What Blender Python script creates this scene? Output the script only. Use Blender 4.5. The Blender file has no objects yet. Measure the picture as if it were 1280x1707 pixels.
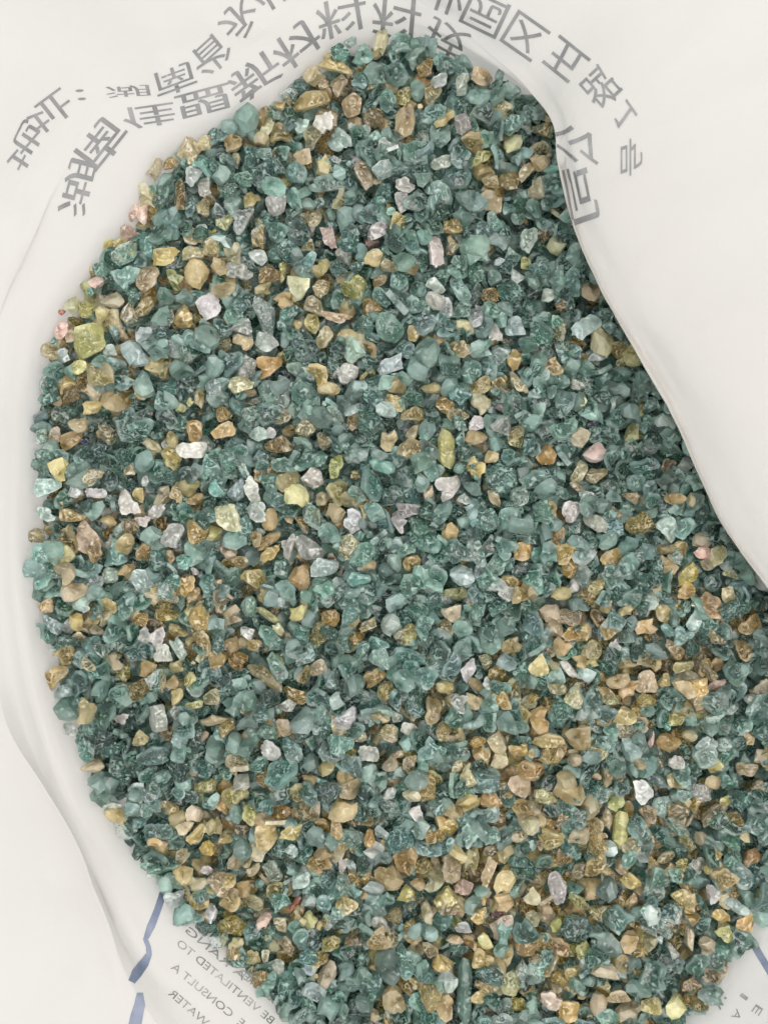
import bpy, bmesh, math, random
import numpy as np
from mathutils import Vector, Matrix, Euler, noise
from mathutils.bvhtree import BVHTree

random.seed(7)
rng = np.random.default_rng(11)
R = math.radians
scene = bpy.context.scene
COL = scene.collection

# ------------------------------------------------------------------ camera
CAM_Z = 0.46                      # metres above the granules
PX = 0.00025                      # one photograph pixel on the heap plane, metres
cam_d = bpy.data.cameras.new('camera')
cam = bpy.data.objects.new('camera', cam_d)
COL.objects.link(cam)
cam.location = (0, 0, CAM_Z)
cam_d.sensor_fit = 'VERTICAL'
cam_d.sensor_height = 36.0
cam_d.sensor_width = 27.0
cam_d.lens = 18.0 * CAM_Z / (853.5 * PX)
cam_d.clip_start = 0.01
cam_d.clip_end = 50
cam_d.dof.use_dof = True
cam_d.dof.focus_distance = CAM_Z - 0.004
cam_d.dof.aperture_fstop = 9.5
scene.camera = cam

# ------------------------------------------------------------------ light: soft indoor light from above
world = bpy.data.worlds.new('World')
scene.world = world
world.use_nodes = True
bg = world.node_tree.nodes['Background']
bg.inputs['Color'].default_value = (0.97, 0.985, 1.0, 1)
bg.inputs['Strength'].default_value = 0.93


def area(name, loc, target, size, power, color):
    l = bpy.data.lights.new(name, 'AREA')
    l.shape = 'RECTANGLE'
    l.size, l.size_y = size
    l.energy = power
    l.color = color
    o = bpy.data.objects.new(name, l)
    COL.objects.link(o)
    o.location = loc
    o.rotation_euler = (Vector(target) - Vector(loc)).to_track_quat('-Z', 'Y').to_euler()
    return o


area('ceiling_light', (-0.55, 0.75, 2.1), (0, 0, 0), (0.12, 1.5), 10, (1.0, 0.99, 0.96))
area('ceiling_light', (0.75, -0.35, 2.0), (0, 0, 0), (0.12, 1.5), 21, (1.0, 0.84, 0.79))

scene.view_settings.view_transform = 'Standard'
scene.view_settings.look = 'None'
scene.view_settings.exposure = 0.0
scene.view_settings.gamma = 1.0
scene.render.engine = 'CYCLES'
scene.cycles.use_denoising = True
scene.cycles.max_bounces = 9
scene.cycles.transmission_bounces = 7
scene.cycles.diffuse_bounces = 5
scene.cycles.glossy_bounces = 3
scene.cycles.use_adaptive_sampling = True
scene.cycles.adaptive_threshold = 0.07
scene.cycles.caustics_reflective = False
scene.cycles.transparent_max_bounces = 8


# ------------------------------------------------------------------ helpers
def at(px, py, z=0.0):
    """photo pixel -> world point at height z"""
    k = (CAM_Z - z) / CAM_Z * PX
    return np.array([(px - 640.0) * k, (853.5 - py) * k, z])


def srgb(r, g, b):
    def f(c):
        c /= 255.0
        return c / 12.92 if c <= 0.04045 else ((c + 0.055) / 1.055) ** 2.4
    return (f(r), f(g), f(b))


def tag(o, label=None, cat=None, group=None, kind=None):
    if label: o['label'] = label
    if cat: o['category'] = cat
    if group: o['group'] = group
    if kind: o['kind'] = kind


# ------------------------------------------------------------------ materials
def node(nt, t, **kw):
    n = nt.nodes.new(t)
    for k, v in kw.items():
        setattr(n, k, v)
    return n


def sack_material():
    m = bpy.data.materials.new('white_sack_film')
    m.use_nodes = True
    nt = m.node_tree
    L = nt.links.new
    b = nt.nodes['Principled BSDF']
    out = nt.nodes['Material Output']
    pos = node(nt, 'ShaderNodeNewGeometry')
    n1 = node(nt, 'ShaderNodeTexNoise')
    n1.inputs['Scale'].default_value = 9
    n1.inputs['Detail'].default_value = 4
    L(pos.outputs['Position'], n1.inputs['Vector'])
    ramp = node(nt, 'ShaderNodeValToRGB')
    ramp.color_ramp.elements[0].position = 0.3
    ramp.color_ramp.elements[0].color = (0.72, 0.705, 0.665, 1)
    ramp.color_ramp.elements[1].position = 0.65
    ramp.color_ramp.elements[1].color = (0.75, 0.735, 0.70, 1)
    L(n1.outputs['Fac'], ramp.inputs['Fac'])
    L(ramp.outputs['Color'], b.inputs['Base Color'])
    b.inputs['Roughness'].default_value = 0.5
    b.inputs['Specular IOR Level'].default_value = 0.3
    n2 = node(nt, 'ShaderNodeTexNoise')
    n2.inputs['Scale'].default_value = 26
    n2.inputs['Detail'].default_value = 5
    n2.inputs['Roughness'].default_value = 0.55
    L(pos.outputs['Position'], n2.inputs['Vector'])
    bp = node(nt, 'ShaderNodeBump')
    bp.inputs['Strength'].default_value = 0.35
    bp.inputs['Distance'].default_value = 0.006
    L(n2.outputs['Fac'], bp.inputs['Height'])
    L(bp.outputs['Normal'], b.inputs['Normal'])
    tr = node(nt, 'ShaderNodeBsdfTranslucent')
    tr.inputs['Color'].default_value = (0.80, 0.785, 0.74, 1)
    mix = node(nt, 'ShaderNodeMixShader')
    mix.inputs[0].default_value = 0.5
    L(b.outputs[0], mix.inputs[1])
    L(tr.outputs[0], mix.inputs[2])
    L(mix.outputs[0], out.inputs['Surface'])
    return m


def print_material(name, col, fade):
    m = bpy.data.materials.new(name)
    m.use_nodes = True
    nt = m.node_tree
    L = nt.links.new
    b = nt.nodes['Principled BSDF']
    pos = node(nt, 'ShaderNodeNewGeometry')
    n1 = node(nt, 'ShaderNodeTexNoise')
    n1.inputs['Scale'].default_value = 120
    n1.inputs['Detail'].default_value = 4
    L(pos.outputs['Position'], n1.inputs['Vector'])
    ramp = node(nt, 'ShaderNodeValToRGB')
    ramp.color_ramp.elements[0].position = 0.3
    ramp.color_ramp.elements[0].color = (*col, 1)
    ramp.color_ramp.elements[1].position = 0.75
    ramp.color_ramp.elements[1].color = (*[c * (1 - fade) + 0.75 * fade for c in col], 1)
    L(n1.outputs['Fac'], ramp.inputs['Fac'])
    L(ramp.outputs['Color'], b.inputs['Base Color'])
    b.inputs['Roughness'].default_value = 0.55
    b.inputs['Specular IOR Level'].default_value = 0.25
    return m


def granule_material(name, per_object):
    """frosted, see-through broken plastic; colour and clarity come from the granule"""
    m = bpy.data.materials.new(name)
    m.use_nodes = True
    nt = m.node_tree
    L = nt.links.new
    b = nt.nodes['Principled BSDF']
    if per_object:
        ci = node(nt, 'ShaderNodeObjectInfo')
    else:
        ci = node(nt, 'ShaderNodeAttribute', attribute_name='tint')
    tint, clarity = ci.outputs['Color'], ci.outputs['Alpha']
    pos = node(nt, 'ShaderNodeNewGeometry')

    def rng_node(src, a0, a1, b0, b1):
        r = node(nt, 'ShaderNodeMapRange')
        for n_, v_ in zip(('From Min', 'From Max', 'To Min', 'To Max'), (a0, a1, b0, b1)):
            r.inputs[n_].default_value = v_
        L(src, r.inputs['Value'])
        return r.outputs['Result']

    def noise_node(scale, detail, rough=0.5, dist=0.0):
        n = node(nt, 'ShaderNodeTexNoise')
        n.inputs['Scale'].default_value = scale
        n.inputs['Detail'].default_value = detail
        n.inputs['Roughness'].default_value = rough
        n.inputs['Distortion'].default_value = dist
        L(pos.outputs['Position'], n.inputs['Vector'])
        return n.outputs['Fac']
    cloudy = noise_node(240, 3, 0.5, 1.2)
    scale = node(nt, 'ShaderNodeVectorMath', operation='SCALE')
    L(tint, scale.inputs[0])
    L(rng_node(cloudy, 0.3, 0.7, 0.52, 1.28), scale.inputs['Scale'])
    # scuffed, whitened edges and scratch patches
    edge = rng_node(pos.outputs['Pointiness'], 0.53, 0.66, 0.0, 0.75)
    scuff = rng_node(noise_node(300, 2.5, 0.5, 2.2), 0.52, 0.68, 0.0, 0.8)
    mx = node(nt, 'ShaderNodeMath', operation='MAXIMUM')
    L(edge, mx.inputs[0]); L(scuff, mx.inputs[1])
    pale = node(nt, 'ShaderNodeMix', data_type='RGBA')
    pale.inputs['Factor'].default_value = 0.52
    L(tint, pale.inputs['A'])
    pale.inputs['B'].default_value = (0.84, 0.87, 0.83, 1)
    mixc = node(nt, 'ShaderNodeMix', data_type='RGBA')
    L(mx.outputs[0], mixc.inputs['Factor'])
    L(scale.outputs[0], mixc.inputs['A'])
    L(pale.outputs['Result'], mixc.inputs['B'])
    L(mixc.outputs['Result'], b.inputs['Base Color'])
    # fracture relief: small conchoidal facets and fine grain
    vo = node(nt, 'ShaderNodeTexVoronoi', feature='SMOOTH_F1')
    vo.inputs['Scale'].default_value = 300
    vo.inputs['Smoothness'].default_value = 0.25
    L(pos.outputs['Position'], vo.inputs['Vector'])
    b1 = node(nt, 'ShaderNodeBump')
    b1.inputs['Strength'].default_value = 0.38
    b1.inputs['Distance'].default_value = 0.0012
    L(vo.outputs['Distance'], b1.inputs['Height'])
    b2 = node(nt, 'ShaderNodeBump')
    b2.inputs['Strength'].default_value = 0.12
    b2.inputs['Distance'].default_value = 0.0010
    L(noise_node(620, 3, 0.5, 0.8), b2.inputs['Height'])
    L(b1.outputs['Normal'], b2.inputs['Normal'])
    L(b2.outputs['Normal'], b.inputs['Normal'])
    # frosted where scuffed, glossier elsewhere
    rough = node(nt, 'ShaderNodeMath', operation='ADD')
    L(rng_node(clarity, 0.5, 1, 0.30, 0.23), rough.inputs[0])
    L(rng_node(mx.outputs[0], 0, 0.6, 0.0, 0.25), rough.inputs[1])
    L(rough.outputs[0], b.inputs['Roughness'])
    tw = node(nt, 'ShaderNodeMath', operation='SUBTRACT', use_clamp=True)
    L(rng_node(clarity, 0, 1, 0.12, 0.98), tw.inputs[0])
    L(rng_node(mx.outputs[0], 0, 0.8, 0.0, 0.6), tw.inputs[1])
    L(tw.outputs[0], b.inputs['Transmission Weight'])
    b.inputs['IOR'].default_value = 1.52
    b.inputs['Specular IOR Level'].default_value = 0.6
    b.inputs['Subsurface Weight'].default_value = 0.0
    b.inputs['Subsurface Radius'].default_value = (1, 1, 1)
    b.inputs['Subsurface Scale'].default_value = 0.004
    b.inputs['Sheen Weight'].default_value = 0.3
    b.inputs['Sheen Roughness'].default_value = 0.35
    b.inputs['Sheen Tint'].default_value = (0.9, 1.0, 0.97, 1)
    return m


M_SACK = sack_material()
M_PRINT = print_material('grey_ink', srgb(122, 124, 123), 0.25)
M_SMALL = print_material('thin_grey_ink', srgb(112, 114, 108), 0.5)
M_BLUE = print_material('blue_ink', srgb(112, 126, 150), 0.25)
M_OBJ = granule_material('granule_plastic', True)
M_MASS = granule_material('granule_plastic_mass', False)

# ------------------------------------------------------------------ the sack: one sheet lofted through rings
# each station: contact with the heap, then points up the wall (photo px, height in m)
ST = [
    # contact          mid               crest/bend          beyond              far out
    ((620, 48, -0.0040), (620, 18, 0.0024), (624, -25, 0.0077), (632, -110, 0.0186), (640, -420, 0.0576)),
    ((520, 92, -0.0040), (512, 58, 0.0024), (500, 10, 0.0077), (480, -90, 0.0186), (430, -420, 0.0576)),
    ((440, 168, -0.0040), (422, 128, 0.0024), (392, 80, 0.0077), (350, -10, 0.0186), (220, -350, 0.0576)),
    ((340, 212, -0.0040), (322, 172, 0.0021), (296, 125, 0.0072), (245, 40, 0.0174), (60, -280, 0.0576)),
    ((262, 262, -0.0040), (228, 218, 0.0021), (185, 165, 0.0072), (110, 90, 0.0174), (-200, -160, 0.0576)),
    ((215, 350, -0.0040), (175, 305, 0.0021), (120, 255, 0.0072), (50, 190, 0.0174), (-330, 60, 0.0576)),
    ((140, 452, -0.0040), (102, 420, 0.0021), (55, 385, 0.0067), (-30, 330, 0.0162), (-380, 260, 0.0576)),
    ((80, 545, -0.0040), (46, 522, 0.0024), (5, 490, 0.0072), (-70, 450, 0.0174), (-400, 410, 0.0576)),
    ((54, 650, -0.0040), (24, 636, 0.0024), (-15, 615, 0.0077), (-80, 590, 0.0180), (-400, 560, 0.0576)),
    ((46, 800, -0.0040), (18, 800, 0.0024), (-20, 795, 0.0077), (-80, 790, 0.0180), (-400, 780, 0.0576)),
    ((44, 930, -0.0040), (14, 938, 0.0024), (-22, 948, 0.0072), (-80, 965, 0.0174), (-400, 980, 0.0512)),
    ((62, 1060, -0.0040), (30, 1080, 0.0021), (-6, 1108, 0.0072), (-60, 1140, 0.0156), (-400, 1180, 0.0448)),
    ((92, 1180, -0.0040), (58, 1205, 0.0050), (14, 1210, 0.0172), (-60, 1245, 0.0204), (-400, 1310, 0.0350)),
    ((140, 1300, -0.0040), (106, 1335, 0.0050), (70, 1305, 0.0172), (-40, 1350, 0.0198), (-400, 1430, 0.0315)),
    ((200, 1410, -0.0040), (162, 1455, 0.0050), (130, 1408, 0.0178), (20, 1460, 0.0198), (-360, 1560, 0.0280)),
    ((272, 1505, -0.0040), (220, 1575, 0.0055), (178, 1530, 0.0185), (90, 1590, 0.0204), (-280, 1760, 0.0315)),
    ((350, 1582, -0.0040), (288, 1655, 0.0055), (220, 1645, 0.0185), (150, 1700, 0.0216), (-150, 1960, 0.0350)),
    ((432, 1660, -0.0040), (380, 1745, 0.0060), (292, 1745, 0.0185), (230, 1830, 0.0240), (20, 2150, 0.0560)),
    ((510, 1745, -0.004), (480, 1815, 0.011), (430, 1870, 0.030), (390, 1950, 0.052), (250, 2300, 0.096)),
    ((650, 1830, -0.004), (640, 1890, 0.011), (620, 1960, 0.030), (600, 2060, 0.052), (560, 2400, 0.096)),
    ((850, 1860, -0.004), (860, 1920, 0.011), (870, 1990, 0.030), (890, 2090, 0.052), (920, 2400, 0.096)),
    ((1040, 1800, -0.004), (1070, 1860, 0.011), (1110, 1930, 0.030), (1160, 2030, 0.052), (1300, 2350, 0.096)),
    ((1168, 1700, -0.004), (1215, 1755, 0.009), (1275, 1820, 0.026), (1360, 1910, 0.049), (1620, 2150, 0.096)),
    ((1228, 1610, -0.004), (1280, 1655, 0.009), (1350, 1715, 0.026), (1440, 1780, 0.049), (1750, 1950, 0.096)),
    ((1276, 1535, -0.004), (1330, 1570, 0.009), (1400, 1610, 0.026), (1480, 1660, 0.049), (1800, 1800, 0.096)),
    ((1335, 1440, -0.004), (1390, 1455, 0.009), (1450, 1475, 0.026), (1530, 1500, 0.046), (1850, 1580, 0.080)),
    ((1385, 1300, -0.006), (1420, 1300, 0.005), (1455, 1295, 0.014), (1530, 1290, 0.023), (1850, 1340, 0.038)),
    ((1405, 1150, -0.008), (1400, 1150, 0.008), (1376, 1130, 0.025), (1480, 1110, 0.034), (1850, 1150, 0.036)),
    ((1350, 1010, -0.010), (1325, 1010, 0.007), (1284, 985, 0.026), (1400, 960, 0.036), (1800, 980, 0.036)),
    ((1275, 880, -0.012), (1245, 885, 0.007), (1206, 872, 0.028), (1340, 820, 0.040), (1800, 800, 0.036)),
    ((1205, 730, -0.012), (1180, 735, 0.007), (1133, 712, 0.028), (1280, 660, 0.041), (1800, 620, 0.036)),
    ((1135, 600, -0.012), (1110, 600, 0.007), (1062, 588, 0.027), (1200, 530, 0.040), (1800, 440, 0.036)),
    ((1070, 480, -0.012), (1046, 490, 0.007), (1001, 488, 0.025), (1130, 400, 0.037), (1800, 240, 0.042)),
    ((1015, 370, -0.012), (990, 378, 0.006), (951, 370, 0.022), (1070, 290, 0.035), (1750, 40, 0.048)),
    ((980, 280, -0.012), (958, 280, 0.005), (929, 270, 0.018), (1030, 200, 0.034), (1650, -160, 0.054)),
    ((950, 205, -0.012), (935, 210, 0.004), (919, 196, 0.016), (1000, 125, 0.031), (1500, -320, 0.060)),
    ((880, 150, -0.0100), (876, 148, 0.0006), (868, 136, 0.0045), (940, 55, 0.0204), (1250, -400, 0.0704)),
    ((780, 90, -0.0060), (778, 80, 0.0009), (785, 62, 0.0054), (830, -10, 0.0216), (1000, -420, 0.0704)),
    ((695, 58, -0.0040), (696, 36, 0.0027), (700, 0, 0.0103), (725, -70, 0.0258), (810, -420, 0.0704)),
]


def catmull(p, n, closed):
    """p: (k, ...) -> upsampled n per span, centripetal-free Catmull-Rom"""
    k = len(p)
    out = []
    spans = k if closed else k - 1
    for i in range(spans):
        if closed:
            a, b, c, d = p[(i - 1) % k], p[i], p[(i + 1) % k], p[(i + 2) % k]
        else:
            a, b, c, d = p[max(i - 1, 0)], p[i], p[i + 1], p[min(i + 2, k - 1)]
        for j in range(n):
            t = j / n
            out.append(0.5 * ((2 * b) + (c - a) * t + (2 * a - 5 * b + 4 * c - d) * t * t + (3 * b - a - 3 * c + d) * t ** 3))
    if not closed:
        out.append(p[-1])
    return np.array(out)


def build_sack():
    rows = []
    for st in ST:
        pts = [at(*q) for q in st]
        c = pts[0].copy()
        low = c.copy(); low[:2] *= 0.94; low[2] = -0.030
        flo = c.copy(); flo[:2] *= 0.82; flo[2] = -0.055
        m, k, b1, b2 = pts[1:]
        # the crest gets neighbours close by, so that it folds over and does not round off
        k0 = k + (m - k) * 0.18
        k1 = k + (b1 - k) * 0.14
        rows.append([flo, low, c, m, k0, k, k1, b1, b2])
    A = np.array(rows)                       # stations x rings x 3
    A = catmull(A, 7, True)                  # round the mouth
    A = np.swapaxes(catmull(np.swapaxes(A, 0, 1), 5, False), 0, 1)
    ns, nr = A.shape[:2]
    # gentle crumple of the film, growing away from the heap
    for i in range(ns):
        for j in range(nr):
            p = A[i, j]
            w = min(1.0, max(0.0, (j - 10) / 12.0))
            q = Vector((p[0] * 11, p[1] * 11, p[2] * 11))
            q2 = Vector((p[0] * 30 + 4, p[1] * 30, p[2] * 30))
            ridge = 1 - abs(noise.noise(q2 + Vector((9, 2, 5))))
            # creases that run along the mouth on the lower side
            sta = i / 7.0
            fold = math.exp(-((sta - 13.5) / 2.6) ** 2)
            if fold > 0.02 and 10 < j < 21:
                t = (j - 10) / 11.0
                c = 1 - abs(((t * 2.6 + 0.25 * noise.noise(Vector((sta * .8, 2, 1)))) % 1.0) * 2 - 1)
                A[i, j, 2] += fold * 0.0045 * (c ** 4 - 0.2) * math.sin(math.pi * t)
            # a soft tuck above the left wall and one beside the rolled flap
            if j > 18:
                A[i, j, 2] -= 0.0065 * min(1.0, (j - 18) / 8.0) * math.exp(-((sta - 6.4) / 0.75) ** 2)
            if j > 22 and 28 < sta < 34:
                A[i, j, 2] -= 0.0042 * math.exp(-((j - 29 - 0.9 * math.sin(sta * 2.1)) / 0.9) ** 2)
            A[i, j, 2] += w * (0.0060 * noise.noise(q) + 0.0012 * noise.noise(q2) + 0.0022 * ridge ** 7)
    verts = A.reshape(-1, 3)
    idx = np.arange(ns * nr).reshape(ns, nr)
    nx = np.roll(idx, -1, axis=0)
    faces = np.stack([idx[:, :-1], nx[:, :-1], nx[:, 1:], idx[:, 1:]], -1).reshape(-1, 4).tolist()
    faces.append(idx[::-1, 0].tolist())      # the bottom under the granules
    me = bpy.data.meshes.new('sack')
    me.from_pydata([tuple(v) for v in verts], [], faces)
    bm = bmesh.new(); bm.from_mesh(me)
    up = sum(f.normal.z for f in bm.faces[:] if len(f.verts) == 4)
    if up < 0:
        bmesh.ops.reverse_faces(bm, faces=bm.faces[:])
    bm.to_mesh(me)
    tree = BVHTree.FromBMesh(bm)
    bm.free()
    me.polygons.foreach_set('use_smooth', [True] * len(me.polygons))
    me.materials.append(M_SACK)
    o = bpy.data.objects.new('sack', me)
    COL.objects.link(o)
    tag(o, 'open white plastic sack with grey and blue print, filled with granules', 'sack')
    return o, tree


SACK, SACK_TREE = build_sack()
ORIGIN = Vector((0, 0, CAM_Z))


def on_sack(px, py, lift=0.0003):
    d = (Vector(at(px, py)) - ORIGIN).normalized()
    loc, nor, fi, dist = SACK_TREE.ray_cast(ORIGIN, d)
    if loc is None:
        return None
    if nor.dot(d) > 0:
        nor = -nor
    return loc + nor * lift


# ------------------------------------------------------------------ the print on the sack
def glyph_bmesh(text, bold):
    cu = bpy.data.curves.new('glyph', 'FONT')
    cu.body = text
    cu.size = 1.0
    cu.offset = bold
    cu.resolution_u = 3
    ob = bpy.data.objects.new('glyph', cu)
    COL.objects.link(ob)
    bpy.context.view_layer.update()
    dg = bpy.context.evaluated_depsgraph_get()
    me = bpy.data.meshes.new_from_object(ob.evaluated_get(dg))
    bpy.data.objects.remove(ob)
    bpy.data.curves.remove(cu)
    bm = bmesh.new()
    bm.from_mesh(me)
    bpy.data.meshes.remove(me)
    return bm


def add_print(name, text, centre, r, u, mat, bold=0.012, cuts=7, box=None, bend=0.0):
    """lay a string on the sack: r = reading direction over its whole width, u = its up over its height (photo px)"""
    bm = glyph_bmesh(text, bold)
    if not bm.verts:
        bm.free(); return None
    xs = [v.co.x for v in bm.verts]; ys = [v.co.y for v in bm.verts]
    x0, x1, y0, y1 = min(xs), max(xs), min(ys), max(ys)
    if box: x0, x1, y0, y1 = box
    for k in range(1, cuts * max(1, len(text) // 2)):
        n = cuts * max(1, len(text) // 2)
        x = x0 + (x1 - x0) * k / n
        bmesh.ops.bisect_plane(bm, geom=bm.verts[:] + bm.edges[:] + bm.faces[:], plane_co=(x, 0, 0), plane_no=(1, 0, 0))
    for k in range(1, cuts):
        y = y0 + (y1 - y0) * k / cuts
        bmesh.ops.bisect_plane(bm, geom=bm.verts[:] + bm.edges[:] + bm.faces[:], plane_co=(0, y, 0), plane_no=(0, 1, 0))
    dead = []
    for v in bm.verts:
        a = (v.co.x - x0) / max(1e-6, x1 - x0) - 0.5
        c = (v.co.y - y0) / max(1e-6, y1 - y0) - 0.5
        px = centre[0] + r[0] * a + u[0] * c + bend * (a * a - 0.08) * u[0]
        py = centre[1] + r[1] * a + u[1] * c + bend * (a * a - 0.08) * u[1]
        p = on_sack(px, py)
        if p is None:
            dead.append(v)
        else:
            v.co = p
    if dead:
        bmesh.ops.delete(bm, geom=dead, context='VERTS')
    for f in bm.faces:
        f.normal_update()
        if f.normal.dot(ORIGIN - f.calc_center_median()) < 0:
            f.normal_flip()
        f.smooth = True
    me = bpy.data.meshes.new(name)
    bm.to_mesh(me); bm.free()
    me.materials.append(mat)
    o = bpy.data.objects.new(name, me)
    COL.objects.link(o)
    o.parent = SACK
    return o


CH = [  # character, centre, reading vector, up vector
    ('湖', (129, 314), (24, -92), (46, 12)), ('南', (169, 240), (54, -68), (46, 34)),
    ('佳', (249, 193), (88, -13), (10, 36)), ('盟', (340, 169), (90, -24), (10, 40)),
    ('新', (425, 128), (74, -54), (30, 46)), ('材', (494, 75), (64, -52), (30, 48)),
    ('料', (570, 26), (82, -28), (10, 62)), ('科', (661, 30), (82, 10), (-6, 70)),
    ('技', (744, 66), (66, 34), (-22, 50)),
    ('公', (960, 241), (9, 62), (-68, -14)), ('司', (968, 323), (20, 92), (-46, 16)),
    ('地', (41, 243), (36, -72), (36, 24)), ('址', (84, 187), (62, -46), (30, 38)),
    ('湖', (213, 152), (74, -4), (4, 19)), ('南', (292, 133), (66, -24), (12, 42)),
    ('省', (352, 93), (50, -46), (34, 42)), ('永', (400, 32), (46, -52), (38, 42)),
    ('州', (455, -18), (60, -40), (30, 50)), ('业', (744, -6), (62, 26), (-18, 52)),
    ('园', (808, 22), (62, 30), (-26, 56)), ('区', (875, 60), (54, 38), (-32, 52)),
    ('五', (942, 100), (52, 42), (-34, 44)), ('路', (1001, 147), (44, 50), (-38, 36)),
    ('１', (1041, 195), (18, 26), (-24, 34)), ('号', (1052, 262), (0, 62), (-36, 12)),
    ('：', (135, 158), (14, -1), (5, 18)),
]
for ch, c, r, u in CH:
    big = ch in '湖南佳盟新材料科技公司' and not (ch in '湖南' and c[1] < 160)
    add_print('printed_character', ch, c, r, u, M_PRINT, 0.005 if big else 0.002)

LINES = [
    ('BE VENTILATED TO', (376, 1636.5), (-157, -133), (8, -10)),
    ('E  CONSULT A', (347, 1658), (-117, -98), (8, -10)),
    ('WATER', (315, 1680), (-62, -54), (9, -10)),
    ('BE STORED', (430, 1645), (-60, -50), (8, -9)),
    ('A RANG', (360, 1590), (-96, -82), (8, -9)),
    ('1', (1198, 1677), (-2, 3), (6, 12)), ('A', (1228, 1692), (-10, 14), (10, 8)),
    ('.', (1209, 1664), (-3, 3), (3, 3)), ('I', (1240, 1662), (-4, 5), (11, 8)), ('E', (1262, 1684), (-8, 12), (12, 8)),
]
for t, c, r, u in LINES:
    add_print('printed_words' if len(t) > 1 else 'printed_letter', t, c, r, u, M_SMALL, 0.0, 4)


def stripe(points):
    """blue stripe printed down the inside: (px, py, half width)"""
    p = np.array(points, float)
    p = np.vstack([np.linspace(p[i], p[i + 1], 5)[:-1] for i in range(len(p) - 1)] + [p[-1:]])
    bm = bmesh.new()
    prev = None
    for i in range(len(p)):
        d = p[min(i + 1, len(p) - 1)][:2] - p[max(i - 1, 0)][:2]
        d /= max(1e-6, np.hypot(*d))
        nrm = np.array([-d[1], d[0]])
        row = []
        for k in (-1, -0.5, 0, 0.5, 1):
            q = on_sack(*(p[i][:2] + nrm * p[i][2] * k))
            row.append(bm.verts.new(q) if q is not None else None)
        if prev:
            for a in range(4):
                f4 = (prev[a], prev[a + 1], row[a + 1], row[a])
                if None not in f4:
                    bm.faces.new(f4)
        prev = row
    for f in bm.faces:
        f.normal_update()
        if f.normal.dot(ORIGIN - f.calc_center_median()) < 0:
            f.normal_flip()
        f.smooth = True
    me = bpy.data.meshes.new('printed_stripe')
    bm.to_mesh(me); bm.free()
    me.materials.append(M_BLUE)
    o = bpy.data.objects.new('printed_stripe', me)
    COL.objects.link(o)
    o.parent = SACK
    return o


stripe([(272, 1488, 6), (263, 1516, 6), (252, 1544, 6.5), (243, 1566, 4), (248, 1578, 4), (249, 1590, 5), (240, 1606, 8), (228, 1622, 9), (219, 1637, 6)])
stripe([(233, 1655, 5), (233, 1675, 9), (228, 1695, 10.5), (222, 1725, 11)])
stripe([(1254, 1570, 6), (1266, 1592, 6), (1282, 1618, 6), (1300, 1650, 6)])


# ------------------------------------------------------------------ granule shapes
def ico(sub):
    bm = bmesh.new()
    bmesh.ops.create_icosphere(bm, subdivisions=sub, radius=1.0)
    v = np.array([x.co[:] for x in bm.verts])
    bm.verts.index_update()
    f = [[x.index for x in q.verts] for q in bm.faces]
    bm.free()
    return v, f


ICO_V, ICO_F = ico(3)
ICO_V2, ICO_F2 = ico(2)


def unit(n):
    v = rng.normal(size=(n, 3))
    return v / np.linalg.norm(v, axis=1, keepdims=True)


def chip():
    """broken chip: flat fracture faces with worn edges, now and then a scooped-out face"""
    bm = bmesh.new()
    bmesh.ops.create_icosphere(bm, subdivisions=1, radius=1.25)
    for n in unit(rng.integers(6, 10)):
        d = rng.uniform(0.38, 0.85)
        r = bmesh.ops.bisect_plane(bm, geom=bm.verts[:] + bm.edges[:] + bm.faces[:], plane_co=tuple(n * d), plane_no=tuple(n), clear_outer=True)
        ed = [e for e in r['geom_cut'] if isinstance(e, bmesh.types.BMEdge)]
        if ed:
            bmesh.ops.edgeloop_fill(bm, edges=ed)
    bmesh.ops.remove_doubles(bm, verts=bm.verts, dist=0.09)
    bmesh.ops.dissolve_limit(bm, angle_limit=R(16), verts=bm.verts[:], edges=bm.edges[:])
    bmesh.ops.inset_individual(bm, faces=bm.faces[:], thickness=0.075, depth=0.012, use_even_offset=True)
    bmesh.ops.triangulate(bm, faces=bm.faces[:])
    bmesh.ops.subdivide_edges(bm, edges=[e for e in bm.edges if e.calc_length() > 0.34], cuts=1, use_grid_fill=True)
    bmesh.ops.triangulate(bm, faces=bm.faces[:])
    bm.verts.index_update()
    v = np.array([x.co[:] for x in bm.verts])
    f = [[x.index for x in q.verts] for q in bm.faces]
    bm.free()
    v *= np.array([1.0, rng.uniform(.7, .95), rng.uniform(.5, .85)])
    o = rng.uniform(0, 50, 3)
    v += np.array([[noise.noise(Vector(p * 2.3 + o + q)) for q in (0, 7, 19)] for p in v]) * 0.13
    for _ in range(rng.integers(0, 2)):
        c = unit(1)[0] * np.array([1, .85, .7]) * rng.uniform(0.8, 1.1)
        rad = rng.uniform(0.35, 0.55)
        off = v - c
        Ln = np.linalg.norm(off, axis=1)
        w = Ln < rad
        v[w] = c + off[w] / Ln[w][:, None] * (rad * 0.85 + 0.15 * Ln[w])[:, None]
    return v, f


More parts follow.
